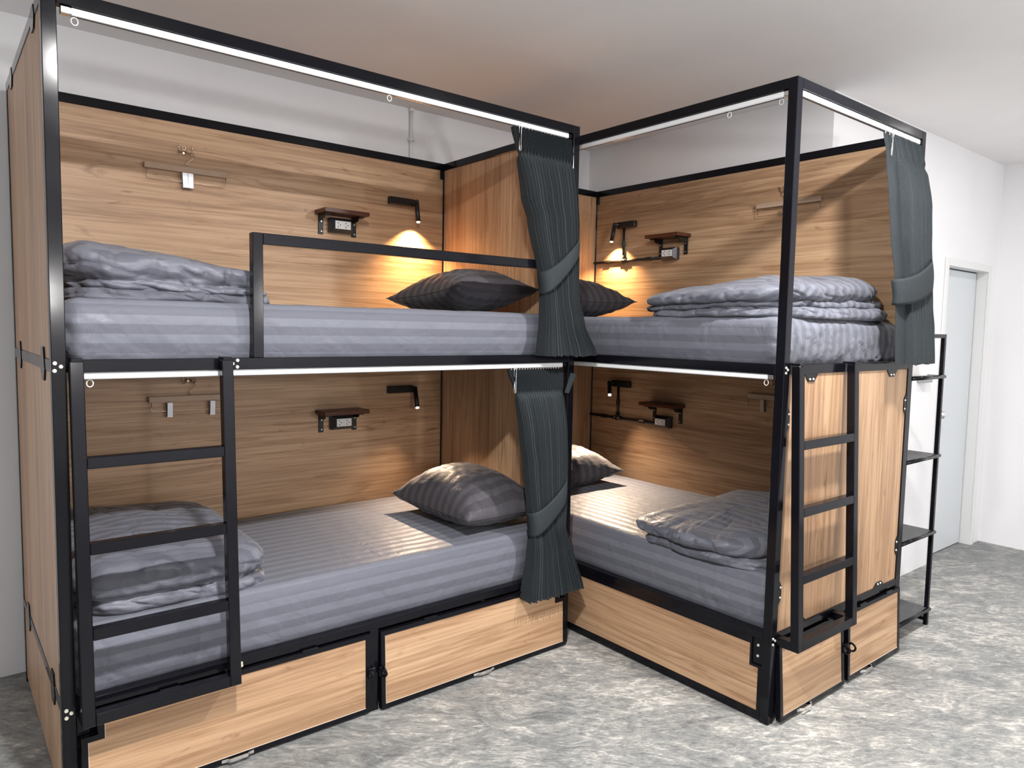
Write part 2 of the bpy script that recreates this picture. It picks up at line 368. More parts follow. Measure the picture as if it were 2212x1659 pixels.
def flap(T, bed, u0, u1, z0, z1, dface, tilt, g, handle_u, notch=None, hinge_us=(), hasp_u=None, hasp_s=1):
    """storage flap hinged at its top edge: angle-steel frame, wood panel, pull handle, hinges, hasp.
    T's d axis points into the bed, so the flap swings out to negative d"""
    s, c = math.sin(tilt), math.cos(tilt)
    def F(u, d, z):
        dz = z - z1; return T(u, dface + d * c + dz * s, z1 + dz * c - d * s)
    fr = .018; D = .022
    e = [(u0, z0), (u1, z0), (u1, z1)]
    root = None
    (nl, nr, nh) = notch or (0, 0, 0)
    # frame outline (outer and inner loop) with optional notches at the two top corners
    out = [(u0, z0), (u1, z0)]; inn = [(u0 + fr, z0 + fr), (u1 - fr, z0 + fr)]
    if nr: out += [(u1, z1 - nh), (u1 - nr, z1 - nh), (u1 - nr, z1)]; inn += [(u1 - fr, z1 - nh - fr), (u1 - nr - fr, z1 - nh - fr), (u1 - nr - fr, z1 - fr)]
    else: out += [(u1, z1)]; inn += [(u1 - fr, z1 - fr)]
    if nl: out += [(u0 + nl, z1), (u0 + nl, z1 - nh), (u0, z1 - nh)]; inn += [(u0 + nl + fr, z1 - fr), (u0 + nl + fr, z1 - nh - fr), (u0 + fr, z1 - nh - fr)]
    else: out += [(u0, z1)]; inn += [(u0 + fr, z1 - fr)]
    m = MB(F); n = len(out); ring = {}
    for key, loop, d in (('of', out, -D / 2), ('ob', out, D / 2), ('if', inn, -D / 2), ('ib', inn, D / 2)):
        ring[key] = [m.bm.verts.new((p[0], d, p[1])) for p in loop]
    for k in range(n):
        j = (k + 1) % n
        m.bm.faces.new((ring['of'][k], ring['of'][j], ring['if'][j], ring['if'][k])); m.bm.faces.new((ring['ob'][k], ring['ib'][k], ring['ib'][j], ring['ob'][j]))
        m.bm.faces.new((ring['of'][k], ring['ob'][k], ring['ob'][j], ring['of'][j])); m.bm.faces.new((ring['if'][k], ring['if'][j], ring['ib'][j], ring['ib'][k]))
    fl = m.build('storage_flap', BLACK, bed)
    sh = [(p[0] + (.0005 if p[0] < (u0 + u1) / 2 else -.0005), p[1]) for p in inn]
    MB(F).prism(sh, 'y', -D / 2 + .003, D / 2 - .003).build('panel', WOOD[g], fl)
    # thin pale saw-cut edge line around the panel
    m = MB(F); w = .0022
    for k in range(n):
        a, b2 = inn[k], inn[(k + 1) % n]
        m.box(min(a[0], b2[0]) - (0 if a[0] != b2[0] else 0), max(a[0], b2[0]) + (w if a[0] == b2[0] else 0), -D / 2 + .0015, -D / 2 + .0032, min(a[1], b2[1]), max(a[1], b2[1]) + (w if a[1] == b2[1] else 0), 0)
    m.build('panel_edge', EDGE, fl)
    # pull handle: two feet and a raised bow
    hu = handle_u; hz = z0 + .009; pts = [(hu - .055, -D / 2 - .001, hz), (hu - .040, -D / 2 - .003, hz), (hu - .030, -D / 2 - .016, hz + .003), (hu + .030, -D / 2 - .016, hz + .003), (hu + .040, -D / 2 - .003, hz), (hu + .055, -D / 2 - .001, hz)]
    h = MB(F)
    for a, b2 in zip(pts[:-1], pts[1:]):
        h.hexa([(a[0], a[1] - .0015, a[2] - .0055), (b2[0], b2[1] - .0015, b2[2] - .0055), (b2[0], b2[1] + .0015, b2[2] - .0055), (a[0], a[1] + .0015, a[2] - .0055),
                (a[0], a[1] - .0015, a[2] + .0055), (b2[0], b2[1] - .0015, b2[2] + .0055), (b2[0], b2[1] + .0015, b2[2] + .0055), (a[0], a[1] + .0015, a[2] + .0055)])
    h.build('pull_handle', CHROME, fl)
    for u in hinge_us: MB(F).cyl((u - .03, -D / 2 - .001, z1 + .004), (u + .03, -D / 2 - .001, z1 + .004), .006, 10).build('hinge', BLACK, fl)
    if hasp_u is not None:
        k = [(hasp_u + .002 * math.sin(i), -D / 2 - .014 + .015 * math.cos(i * math.pi / 7), (z0 + z1) / 2 + .017 * math.sin(i * math.pi / 7)) for i in range(14)]
        MB(F).tube(k, .0048, 8, True).build('hasp_eye', BLACK, fl, True)
        MB(F).box(hasp_u - .005, hasp_u + hasp_s * .02 + .005, -D / 2 - .004, -D / 2, (z0 + z1) / 2 - .018, (z0 + z1) / 2 + .018, .001).build('hasp_plate', BLACK, fl)
    return fl

# ---- bed A (along the back wall)
bedA = thing('bunk_bed', 'black steel bunk bed with oak panels standing lengthwise along the back wall', 'bunk bed', (0, 0, 0))
frame(TA, bedA, 'x', 'y')
# foot end, flush wood panels seen from outside
for z0, z1 in ((ZM, ZT - t), (ZL, ZM - t), (.02, ZL - .031)):
    MB().box(.003, .019, t, WA - t, z0, z1, .0008).build('foot_panel', WOOD['z'], bedA)
for zc in (ZM - .019, ZL - .016, ZT - .019):
    for yc in (.19, .89):
        tab(TA, bedA, [(yc - .045, zc - .018), (yc - .024, zc - .052), (yc + .024, zc - .052), (yc + .045, zc - .018), (yc + .024, zc + (.052 if zc < 2 else .018)), (yc - .024, zc + (.052 if zc < 2 else .018))], 'x', -.002, .003, ())
# front: bottom strip, divider, flaps
MB().box(1.030, 1.069, 0, t, 0, ZL - .031, .0015).build('divider_post', BLACK, bedA)
flap(TA, bedA, .047, 1.027, .008, .322, .002, math.radians(0.6), 'x', .515, (.046, 0, .078), (.30, .78), 1.024, 1)
flap(TA, bedA, 1.073, 2.070, .006, .318, .000, math.radians(2.2), 'x', 1.575, (0, .050, .078), (1.30, 1.80), 1.078, -1)
for u in (.040, 2.030): MB().box(u, u + .034, .014, .018, .246, .330, .001).build('lock_plate', BLACK, bedA)
screws(TA, bedA, [(.012, 0, .342), (.025, 0, .331), (.012, 0, .319), (.009, 0, 1.394), (.024, 0, 1.384), (.008, 0, 1.372), (.532, 0, 1.396), (.516, 0, 1.385), (.531, 0, 1.374), (.534, 0, .343), (.535, 0, .334)], (0, -1))
screws(TA, bedA, [(.062, .014, .292)], (0, -1))
# guard rail
gr = MB(); gr.box(.586, .622, 0, .034, ZM, 1.828, .002); gr.build('guard_rail_post', BLACK, bedA)
MB().box(.622, LA - t, 0, .034, 1.790, 1.828, .002).build('guard_rail', BLACK, bedA)
track(TA, bedA, .075, 2.040, .021, ZT - t - .001, rings=(.085, 1.115))
track(TA, bedA, .075, 2.036, .021, ZM - t - .001, rings=(.10,))

# ---- bed B (along the inner wall, coming towards the room)
bedB = thing('bunk_bed', 'black steel bunk bed with oak panels, its ladder end facing the room', 'bunk bed', (BX, BY, 0))
frame(TB, bedB, 'y', 'x')
# long open side: bottom panel with frame and notched lock plate
zt = ZL - .031
MB(TB).box(t, LA - t, .002, .020, .006, .040, .0015).build('bottom_rail', BLACK, bedB)
MB(TB).prism([(t + .016, .040), (LA - t - .012, .040), (LA - t - .012, .300), (.092, .300), (.092, .212), (t + .016, .212)], 'y', .004, .018).build('side_panel', WOOD['y'], bedB)
m = MB(TB); m.box(t, t + .016, .003, .019, .04, .212, 0); m.box(t, .092, .003, .019, .212, .222, 0); m.box(.084, .092, .003, .019, .222, zt, 0); m.box(.092, LA - t, .003, .019, .300, zt, 0); m.box(LA - t - .012, LA - t, .003, .019, .04, .30, 0)
m.build('side_panel_frame', BLACK, bedB)
MB(TB).box(t, .084, .010, .016, .222, zt, .001).build('lock_plate', BLACK, bedB)
screws(TB, bedB, [(.060, .010, .300), (.060, .010, .257)], (0, 0)) if False else None
for zz in (.300, .257): MB(TB).cyl((.060, .010, zz), (.060, .006, zz), .006, 12, .0045).build('screw', SCREW, bedB)
# foot end: one tall panel and two flaps
MB(TB).box(.006, .022, t, WA - t, ZL, ZM - t, .0008).build('foot_panel', WOOD['z'], bedB)
def tabB(kind, a):
    if kind == 'top': p = [(a - .052, ZM - t), (a - .022, ZM - t - .032), (a + .022, ZM - t - .032), (a + .052, ZM - t)]; s = [(a - .013, ZM - t - .022), (a + .013, ZM - t - .022)]
    if kind == 'bottom': p = [(a - .052, ZL), (a - .022, ZL + .022), (a + .022, ZL + .022), (a + .052, ZL)]; s = [(a - .013, ZL + .013), (a + .013, ZL + .013)]
    if kind == 'left': p = [(t, a + .052), (t + .020, a + .025), (t + .020, a - .025), (t, a - .052)]; s = [(t + .012, a + .020), (t + .012, a - .020)]
    if kind == 'right': p = [(WA - t, a + .052), (WA - t - .020, a + .025), (WA - t - .020, a - .025), (WA - t, a - .052)]; s = [(WA - t - .012, a + .020), (WA - t - .012, a - .020)]
    MB(TB).prism(p, 'x', .002, .006).build('bracket', BLACK, bedB)
    for q in s: MB(TB).cyl((.002, q[0], q[1]), (-.001, q[0], q[1]), .005, 10, .004).build('screw', SCREW, bedB)
for k, a in (('top', .205), ('top', .915), ('bottom', .205), ('bottom', .905), ('left', 1.195), ('left', .52), ('right', 1.20), ('right', .523)): tabB(k, a)
for q in ((.012, 1.392), (.024, 1.384), (.012, 1.372), (.012, .345), (.026, .335), (.012, .322)): MB(TB).cyl((0, q[0], q[1]), (-.003, q[0], q[1]), .0055, 10, .0045).build('screw', SCREW, bedB)
TBf = lambda u, d, z: TB(d, u, z)      # flaps run across the bed: u = across, d = depth from the end face
MB(TB).box(0, t, .552, .590, 0, ZL - .031, .0015).build('divider_post', BLACK, bedB)
flap(TBf, bedB, .044, .550, .012, .322, .002, math.radians(4), 'x', .215, None, (.12, .44), .545, 1)
flap(TBf, bedB, .593, 1.103, .011, .318, .000, math.radians(2.6), 'x', .757, None, (.72, .98), .598, -1)
track(TB, bedB, .062, 2.040, .021, ZT - t - .001, rings=(.075, .30))
track(TB, bedB, .075, 2.036, .021, ZM - t - .001, rings=(.085,))
track(TB, bedB, .052, 1.075, .019, ZT - t - .001, across=True, rings=())

# ---- ladders
def ladder(T, label, u0, w, rungs):
    o = thing('ladder', label, 'ladder', Vector(T(u0 + w / 2, -.06, .315)))
    zt_, zb = ZM - .004, .315; dt, db = -.045, -.095
    def dd(z): return db + (dt - db) * (z - zb) / (zt_ - zb)
    sw, sd = .036, .034
    def bar(ua, ub, za, zb2, name, dep=sd):
        m = MB(T)
        m.hexa([(ua, dd(za), za), (ub, dd(za), za), (ub, dd(za) + dep, za), (ua, dd(za) + dep, za), (ua, dd(zb2), zb2), (ub, dd(zb2), zb2), (ub, dd(zb2) + dep, zb2), (ua, dd(zb2) + dep, zb2)])
        bmesh.ops.recalc_face_normals(m.bm, faces=m.bm.faces[:])
        bmesh.ops.bevel(m.bm, geom=m.bm.edges[:], offset=.002, segments=1, affect='EDGES')
        return m.build(name, BLACK, o)
    bar(u0, u0 + sw, zb, zt_, 'stile'); bar(u0 + w - sw, u0 + w, zb, zt_, 'stile')
    for z in rungs: bar(u0 + sw, u0 + w - sw, z - .034, z, 'rung')
    bar(u0 + sw, u0 + w - sw, zb, zb + .036, 'bottom_bar')
    for ua in (u0, u0 + w - sw):
        MB(T).box(ua, ua + sw, db + sd, -.001, zb, zb + .034, .002).build('stand_off', BLACK, o)
        MB(T).box(ua + .004, ua + sw - .004, -.012, .010, zt_ + .0045, zt_ + .010, .001).build('hook_plate', BLACK, o)
        MB(T).box(ua + .004, ua + sw - .004, dt + .002, -.010, zt_ - .03, zt_ + .010, .001).build('hook_plate', BLACK, o)
    return o
RUNGS = (1.118, .862, .606)
ladder(TA, 'black square-tube ladder hooked on the long front of the left bunk bed', .040, .464, RUNGS)
ladder(TBf, 'black square-tube ladder hooked on the narrow end of the right bunk bed', .030, .464, RUNGS)

# ================================================================= BEDDING
def set_stripe(me, vals):
    a = me.attributes.new('stripe', 'FLOAT', 'POINT'); a.data.foreach_set('value', vals)
def ns(p, s, seed=0.0): return noise.noise(Vector((p[0] * s + seed, p[1] * s - seed * .7, p[2] * s + seed * 1.3)))

def mattress(name, label, T, u0, u1, d0, d1, z0, z1, seed, sag=0.0):
    r = .045; nu, nd, nz = 180, 96, 22
    bm = bmesh.new(); idx = {}
    def key(i, j, k):
        kk = (i, j, k)
        if kk not in idx: idx[kk] = bm.verts.new((i / nu, j / nd, k / nz))
        return idx[kk]
    for i in range(nu):
        for j in range(nd):
            for k in (0, nz): bm.faces.new((key(i, j, k), key(i + 1, j, k), key(i + 1, j + 1, k), key(i, j + 1, k)))
    for i in range(nu):
        for k in range(nz):
            for j in (0, nd): bm.faces.new((key(i, j, k), key(i + 1, j, k), key(i + 1, j, k + 1), key(i, j, k + 1)))
    for j in range(nd):
        for k in range(nz):
            for i in (0, nu): bm.faces.new((key(i, j, k), key(i, j + 1, k), key(i, j + 1, k + 1), key(i, j, k + 1)))
    bm.verts.ensure_lookup_table(); stripe = []
    org = Vector(T((u0 + u1) / 2, (d0 + d1) / 2, z0))
    for v in bm.verts:
        p = Vector((u0 + (u1 - u0) * v.co.x, d0 + (d1 - d0) * v.co.y, z0 + (z1 - z0) * v.co.z))
        q = Vector((min(max(p.x, u0 + r), u1 - r), min(max(p.y, d0 + r), d1 - r), min(max(p.z, z0 + .02), z1 - r)))
        dv = p - q; n = dv.normalized() if dv.length > 1e-6 else Vector((0, 0, 0))
        rr = r if q.z > z0 + .021 else min(r, .03)
        # parametrisation keeps flat faces, rounds edges
        if dv.length > 1e-6: p = q + n * min(dv.length, r) if (abs(n.x) > .999 or abs(n.y) > .999 or abs(n.z) > .999) else q + n * r
        zf = (p.z - z0) / (z1 - z0)
        side = max(abs(n.x), abs(n.y)); hor = Vector((n.x, n.y, 0))
        bul = .012 * math.sin(math.pi * min(1, max(0, zf))) * side
        # cloth tension folds running down the sides, stronger near the corners
        cor = 1.15 * math.exp(-min(p.x - u0, u1 - p.x) * 4.5) + .38
        a1 = noise.noise(Vector((p.x * 8 + p.z * 9 + seed, p.y * 8 - p.z * 9, p.z * 2.0 + seed)))
        a2 = noise.noise(Vector((p.x * 22 + p.z * 20 + seed, p.y * 22 + p.z * 16, p.z * 4)))
        wr = (a1 * .010 - (max(0, 1 - abs(a2) * 5) ** 2) * .010 * max(0, .4 + a1) + a2 * .003) * side * cor * (1.1 - .6 * zf)
        if hor.length > 1e-6: p += hor.normalized() * (bul + wr)
        if n.z > .5 or dv.length < 1e-6:
            p.z += noise.noise(Vector((p.x * 2.6, p.y * 2.6, seed))) * .006 + abs(noise.noise(Vector((p.x * 9, p.y * 3, seed + 4)))) * -.003
        if n.z < .2: p.z += noise.noise(Vector((p.x * 5, p.y * 5, seed + 9))) * .004 * (1 - zf)
        p.z -= sag * (p.x - u0) / (u1 - u0) * zf
        cr_ = p.y
        if n.y < -.3: cr_ = d0 - (z1 - p.z)
        elif n.y > .3: cr_ = d1 + (z1 - p.z)
        stripe.append(cr_)
        v.co = Vector(T(*p))
    bmesh.ops.recalc_face_normals(bm, faces=bm.faces[:])
    o = link_bm(name, bm, SHEET, None, True, org); set_stripe(o.data, stripe)
    return o
tag(mattress('mattress', '', TA, .046, 2.050, .050, 1.068, 1.402, 1.592, 1.0), 'thick grey striped mattress on the upper berth of the left bunk', 'mattress', 'mattresses')
tag(mattress('mattress', '', TA, .046, 2.050, .044, 1.068, .348, .574, 2.3), 'thick grey striped mattress on the lower berth of the left bunk, behind the ladder', 'mattress', 'mattresses')
tag(mattress('mattress', '', TB, .046, 2.050, .046, 1.068, 1.402, 1.586, 3.9), 'grey striped mattress on the upper berth of the right bunk, wrinkled at its end', 'mattress', 'mattresses')
tag(mattress('mattress', '', TB, .046, 2.050, .044, 1.068, .348, .568, 5.1), 'grey striped mattress on the lower berth of the right bunk, lit by a lamp', 'mattress', 'mattresses')

def duvet(label, T, u0, u1, d0, d1, z0, layers, seed, slope=(0, 0), dome=.04, sd=1, cr=1.0):
    """folded duvet: stacked soft folds in one skin. layers = (thickness, du, dd, roundness) bottom to top"""
    NT, NL = 420, 16; bm = bmesh.new(); rings = []; stripe = []
    cu, cd = (u0 + u1) / 2, (d0 + d1) / 2; ha, hb = (u1 - u0) / 2, (d1 - d0) / 2; H = sum(l[0] for l in layers)
    ex = 5.5
    def contour(th):
        c, s = math.cos(th), math.sin(th); k = (abs(c) ** ex + abs(s) ** ex) ** (-1 / ex)
        return c * k, s * k
    lev = []; zz = 0
    for i, l in enumerate(layers):
        for j in range(NL + 1):
            if i and j == 0: continue
            tt = -1 + 2 * j / NL
            if i == len(layers) - 1 and tt > .25: break
            lev.append((i, tt, zz + l[0] * (j / NL), l))
        zz += l[0]
    last = lev[-1]
    top = [(len(layers) - 1, None, s) for s in (.985, .96, .925, .88, .82, .75, .67, .58, .49, .40, .31, .22, .13, .06)]
    def add(u, d, z, nu_, nd_, seedk):
        f = 1 + slope[0] * (u - cu) / ha + slope[1] * (d - cd) / hb
        z2 = z0 + (z - z0) * f
        hz = (z - z0) / H
        p = Vector((u, d, z2)); amt = math.sqrt(nu_ * nu_ + nd_ * nd_)
        w1 = noise.noise(Vector((u * 7 + seed, d * 7, z2 * 9))) * .016
        w2 = abs(noise.noise(Vector((u * 17 + z2 * 11 + seed, d * 17 - z2 * 9, z2 * 15)))) * -.014
        w3 = noise.noise(Vector((u * 42 + seed, d * 42, z2 * 38))) * .0035
        per = u * abs(nd_) + d * abs(nu_)
        pk = noise.noise(Vector((per * 10 + seed * 3, z2 * 6 + nu_, seedk * 2.3))); pk2 = noise.noise(Vector((per * 6 + z2 * 14 - seed, z2 * 10, 2.2)))
        w4 = -(max(0, 1 - abs(pk) * 4.5) ** 1.5) * .012 - (max(0, 1 - abs(pk2) * 5) ** 2) * .010
        push = (w1 + (w2 * .7 + w3 + w4 * min(1, amt)) * cr) * min(1, hz * 6)
        if amt > 1e-6: p.x += nu_ * push; p.y += nd_ * push
        p.z += (noise.noise(Vector((u * 4.5 + seed * 2, d * 4.5, 3))) * .014 + noise.noise(Vector((u * 13 + d * 9, d * 13, seed))) * .006 - abs(noise.noise(Vector((u * 8 + seed, d * 5, 8)))) * .010 - (max(0, 1 - abs(noise.noise(Vector((u * 5 + d * 4 + seed, d * 7 - u * 3, 5)))) * 9) ** 2) * .009) * min(1, hz * 1.6) * (1 - .5 * amt)
        if p.z < z0 + .001: p.z = z0 + .001
        stripe.append(p.y * 1.0 - sd * (p.z - z0) * (1 if nd_ * sd < -.35 else 0))
        return bm.verts.new(T(*p))
    for li, (i, tt, z, l) in enumerate(lev):
        R = []
        for k in range(NT):
            th = 2 * math.pi * k / NT; c, s = contour(th)
            # where two folds meet the skin dives in; the seam wanders up and down round the stack
            wob = noise.noise(Vector((c * 2.2 + seed, s * 2.2, i * 3.1))) * .35
            t2 = max(-1, min(1, tt + wob * (1 - tt * tt)))
            ins = l[3] * (1 - math.sqrt(max(0, 1 - abs(t2) ** 2.4)))
            jit = 1 + .03 * noise.noise(Vector((c * 3 + i * 5 + seed, s * 3, i)))
            u = cu + l[1] + c * (ha * jit - ins) ; d = cd + l[2] + s * (hb * jit - ins)
            zw = z + noise.noise(Vector((c * 3.5 + seed, s * 3.5, i * 2.7))) * .012 * (1 if 0 < li < len(lev) - 1 else .3)
            R.append(add(u, d, z0 + zw, c / max(abs(c), abs(s)), s / max(abs(c), abs(s)), i))
        rings.append(R)
    l = last[3]; zl = last[2]; rem = H - zl
    tl = last[1]; ins0 = l[3] * (1 - math.sqrt(max(0, 1 - abs(tl) ** 2.4)))
    for (_, _, s_) in top:
        R = []
        for k in range(NT):
            th = 2 * math.pi * k / NT; c, s = contour(th)
            jit = 1 + .03 * noise.noise(Vector((c * 3 + (len(layers) - 1) * 5 + seed, s * 3, len(layers) - 1)))
            u = cu + l[1] + c * (ha * jit - ins0) * s_; d = cd + l[2] + s * (hb * jit - ins0) * s_
            z = zl + rem * math.sqrt(max(0, 1 - s_ ** 9)) + dome * (1 - s_ ** 2.2)
            R.append(add(u, d, z0 + z, c * s_ ** 6, s * s_ ** 6, 0))
        rings.append(R)
    for A, B in zip(rings[:-1], rings[1:]):
        for k in range(NT): bm.faces.new((A[k], A[(k + 1) % NT], B[(k + 1) % NT], B[k]))
    bm.faces.new(rings[-1]); bm.faces.new(rings[0][::-1])
    bmesh.ops.recalc_face_normals(bm, faces=bm.faces[:])
    o = link_bm('duvet', bm, DUVET, None, True, T(cu, cd, z0)); set_stripe(o.data, stripe)
    return tag(o, label, 'duvet', 'folded duvets')
duvet('folded grey duvet heaped at the left end of the upper left berth', TA, .050, .735, .085, .990, 1.588, ((.036, .004, 0, .016), (.026, -.004, .006, .012), (.090, -.022, .0, .040)), 2.0, (-.22, .06), .030)
duvet('folded grey striped duvet on the lower left berth, seen through the ladder rungs', TA, .055, .690, .060, .985, .570, ((.050, .006, .010, .026), (.115, -.004, 0, .052)), 6.0, (-.12, .02), .026, 1, .75)
duvet('plump folded grey striped duvet on the upper right berth, behind the front post', TB, .060, .830, .048, 1.030, 1.582, ((.044, -.03, .01, .026), (.030, .012, .016, .020), (.066, .0, .0, .046)), 11.0, (-.10, .20), .055, 1, .7)
duvet('folded grey striped duvet at the near end of the lower right berth', TB, .110, .785, .016, 1.030, .556, ((.046, -.034, .012, .026), (.074, .0, .0, .044)), 15.5, (-.08, .10), .034, 1, .6)

def pillow(label, T, u0, u1, d0, d1, z0, h, seed, tilt=0.0, mat=PILLOW, sm=.30):
    n = 54; bm = bmesh.new(); cu, cd = (u0 + u1) / 2, (d0 + d1) / 2; a, b_ = (u1 - u0) / 2, (d1 - d0) / 2
    seam = z0 + h * sm; stripe = []; grid = {}
    def ease(i): 
        x = -1 + 2 * i / n; return math.sin(x * math.pi / 2) * .6 + x * .4
    for sgn in (1, -1):
        for i in range(n + 1):
            for j in range(n + 1):
                if sgn < 0 and (i in (0, n) or j in (0, n)): continue
                x, y = ease(i), ease(j)
                prof = (max(0, 1 - abs(x) ** 2.6) ** .62) * (max(0, 1 - abs(y) ** 2.6) ** .62)
                px = cu + a * x * (1 - .085 * (1 - y * y)); py = cd + b_ * y * (1 - .07 * (1 - x * x))
                edge = 1 - max(abs(x), abs(y))
                wr = -abs(noise.noise(Vector((x * 4 + seed, y * 4, sgn)))) * .010 + noise.noise(Vector((x * 9 + y * 3 + seed, y * 9, sgn * 2))) * .005
                gath = noise.noise(Vector((x * 22 + seed, y * 22, sgn))) * .004 * math.exp(-edge * 9)
                z = seam + sgn * (h * ((1 - sm) if sgn > 0 else sm)) * prof + (wr + gath) * min(1, edge * 10 + .15)
                z += tilt * (y * -1) * .5 + .012 * (x * x * y * y)
                if sgn < 0 and z < z0: z = z0 + (z - z0) * .02
                grid[(i, j, sgn)] = bm.verts.new(T(px, py, z)); stripe.append(py + .02 * noise.noise(Vector((x * 1.5, y * 1.5, seed))) if True else 0)
    def g(i, j, s):
        return grid[(i, j, s)] if (i, j, s) in grid else grid[(i, j, 1)]
    for s in (1, -1):
        for i in range(n):
            for j in range(n): bm.faces.new((g(i, j, s), g(i + 1, j, s), g(i + 1, j + 1, s), g(i, j + 1, s)))
    bm.verts.index_update()
    bmesh.ops.recalc_face_normals(bm, faces=bm.faces[:])
    o = link_bm('pillow', bm, mat, None, True, T(cu, cd, z0)); set_stripe(o.data, stripe)
    tag(o, label, 'pillow', 'pillows')
    # corded seam round the edge
    m = MB(T); pts = []
    loop = [(i, 0) for i in range(n)] + [(n, j) for j in range(n)] + [(i, n) for i in range(n, 0, -1)] + [(0, j) for j in range(n, 0, -1)]
    mw = [Vector(o.data.vertices[i * (n + 1) + j].co) + o.location for (i, j) in loop]
    MB().tube(mw, .0022, 5, True).build('seam', mat, o, True)
    return o
pillow('dark grey satin pillow on the upper left berth, under the reading lamp', TA, 1.555, 2.035, .180, .830, 1.590, .210, 1.0, .05, PILLOW, .40)
pillow('grey striped pillow on the lower left berth, lit from above', TA, 1.555, 2.030, .085, .770, .574, .265, 4.0, .0)
pillow('dark brownish grey pillow on the upper right berth, half behind the curtain', TB, 1.40, 1.95, .085, .765, 1.584, .235, 7.0, .0, PILLOW, .40)
pillow('grey pillow on the lower right berth, brightly lit by the lamp beside it', TB, 1.545, 2.02, .10, .86, .566, .250, 9.0, .0)

# ================================================================= CURTAINS
def lerp_keys(keys, z):
    ks = sorted(keys)
    if z <= ks[0][0]: return ks[0][1:]
    for a, b2 in zip(ks[:-1], ks[1:]):
        if z <= b2[0]:
            f = (z - a[0]) / (b2[0] - a[0]); f = f * f * (3 - 2 * f) * .5 + f * .5
            return tuple(a[i] + (b2[i] - a[i]) * f for i in range(1, len(a)))
    return ks[-1][1:]
def curtain(label, keys, NP, band, seed, flat=0.0, ztop=None, flapcorner=None):
    """keys: (z, x_left, x_right, y_centre, fold_depth); band: (left top/bottom, right top/bottom) heights of the tie-back"""
    zt_ = max(k[0] for k in keys); zb = min(k[0] for k in keys); NZ = 110; NX = NP * 12
    org = ((keys[0][1] + keys[0][2]) / 2, keys[0][3], zb)
    c = thing('curtain', label, 'curtain', org, 'tied back curtains')
    def wave(tp, m):
        a = (tp * m) % 1.0; tri = 1 - 4 * abs(a - .5); return math.copysign(abs(tri) ** .75, tri)
    def surf(tt, z):
        xl, xr, yc, am = lerp_keys(keys, z)
        f = (zt_ - z); head = max(0, min(1, 1 - (f - .085) / .03)); pinch = math.exp(-((f - .105) / .022) ** 2)
        tf = tt if flat == 0 else tt
        ph = tt if flat == 0 else (0 if tt < flat else (tt - flat) / (1 - flat))
        warp = ph + .006 * math.sin(ph * 23 + seed) * (0 if f < .12 else 1)
        w1 = wave(warp, NP); w2 = wave(ph, NP * 2)
        k = 1 if (flat == 0 or tt > flat) else 0.0
        y = yc + 1.9 * am * (w1 * (1 - head) * (1 - .7 * pinch) + w2 * .60 * head) * k
        y += .15 * am * noise.noise(Vector((tt * 7 + seed, z * 2.2, 1))) * (1 - head)
        x = xl + (xr - xl) * tt + .0015 * noise.noise(Vector((tt * 30, z * 3, seed)))
        x += (xr - xl) / NP * .30 * math.sin(2 * math.pi * warp * NP) * (1 - head) * k * min(1, tt * 12, (1 - tt) * 12)
        hem = max(0, 1 - (z - zb) / .05)
        zz = z + hem * .012 * noise.noise(Vector((tt * 24 + seed, 2, 2)))
        return Vector((x, y, zz))
    bm = bmesh.new(); g = []
    for i in range(NZ + 1):
        z = zt_ + (zb - zt_) * (i / NZ)
        g.append([bm.verts.new(surf(j / NX, z)) for j in range(NX + 1)])
    for i in range(NZ):
        for j in range(NX): bm.faces.new((g[i][j], g[i][j + 1], g[i + 1][j + 1], g[i + 1][j]))
    o = link_bm('curtain_cloth', bm, CURTAIN, c, False)
    md = o.modifiers.new('thick', 'SOLIDIFY'); md.thickness = .0016; md.offset = 0
    # tie-back sash: band wrapped round the gathered folds
    (lt, lb), (rt_, rb) = band; nS, nH = 40, 8; bm = bmesh.new(); g = []
    for i in range(nS + 1):
        s = i / nS; sag = -.020 * math.sin(math.pi * s)
        zt2 = lt + (rt_ - lt) * s + sag; zb2 = lb + (rb - lb) * s + sag
        row = []
        for j in range(nH + 1):
            z = zt2 + (zb2 - zt2) * j / nH
            xl, xr, yc, am = lerp_keys(keys, min(zt_, max(zb, z)))
            wrap = math.sqrt(max(0, 1 - (2 * s - 1) ** 6))
            x = xl - .008 + (xr - xl + .016) * s
            y = yc + am * 1.0 - (am * 3.0 + .012) * wrap - .004 * math.sin(math.pi * j / nH)
            row.append(bm.verts.new((x, y, z)))
        g.append(row)
    for i in range(nS):
        for j in range(nH): bm.faces.new((g[i][j], g[i + 1][j], g[i + 1][j + 1], g[i][j + 1]))
    o2 = link_bm('tie_back', bm, CURTAIN, c, True); md = o2.modifiers.new('thick', 'SOLIDIFY'); md.thickness = .004; md.offset = 0
    # steel pin hook at the leading pleat
    xl, xr, yc, am = keys[0][1:5]
    hx = xl + .022; hy = yc - 1.9 * am - .003
    pts = [(hx - .006, hy, zt_ - .03), (hx - .006, hy, zt_ + .002), (hx, hy, zt_ + .010), (hx + .006, hy, zt_ + .002), (hx + .004, hy, zt_ - .10), (hx - .001, hy, zt_ - .106), (hx - .005, hy, zt_ - .098), (hx - .003, hy, zt_ - .05)]
    MB().tube(pts, .0016, 6).build('pin_hook', CHROME, c, True)
    # runners under the track
    m = MB()
    for k in range(NP):
        x = xl + .02 + (xr - xl - .04) * k / (NP - 1); m.cyl((x, yc, zt_ - .004), (x, yc, zt_ + .014), .002, 6)
    r = m.build('runners', WHITEPL, c)
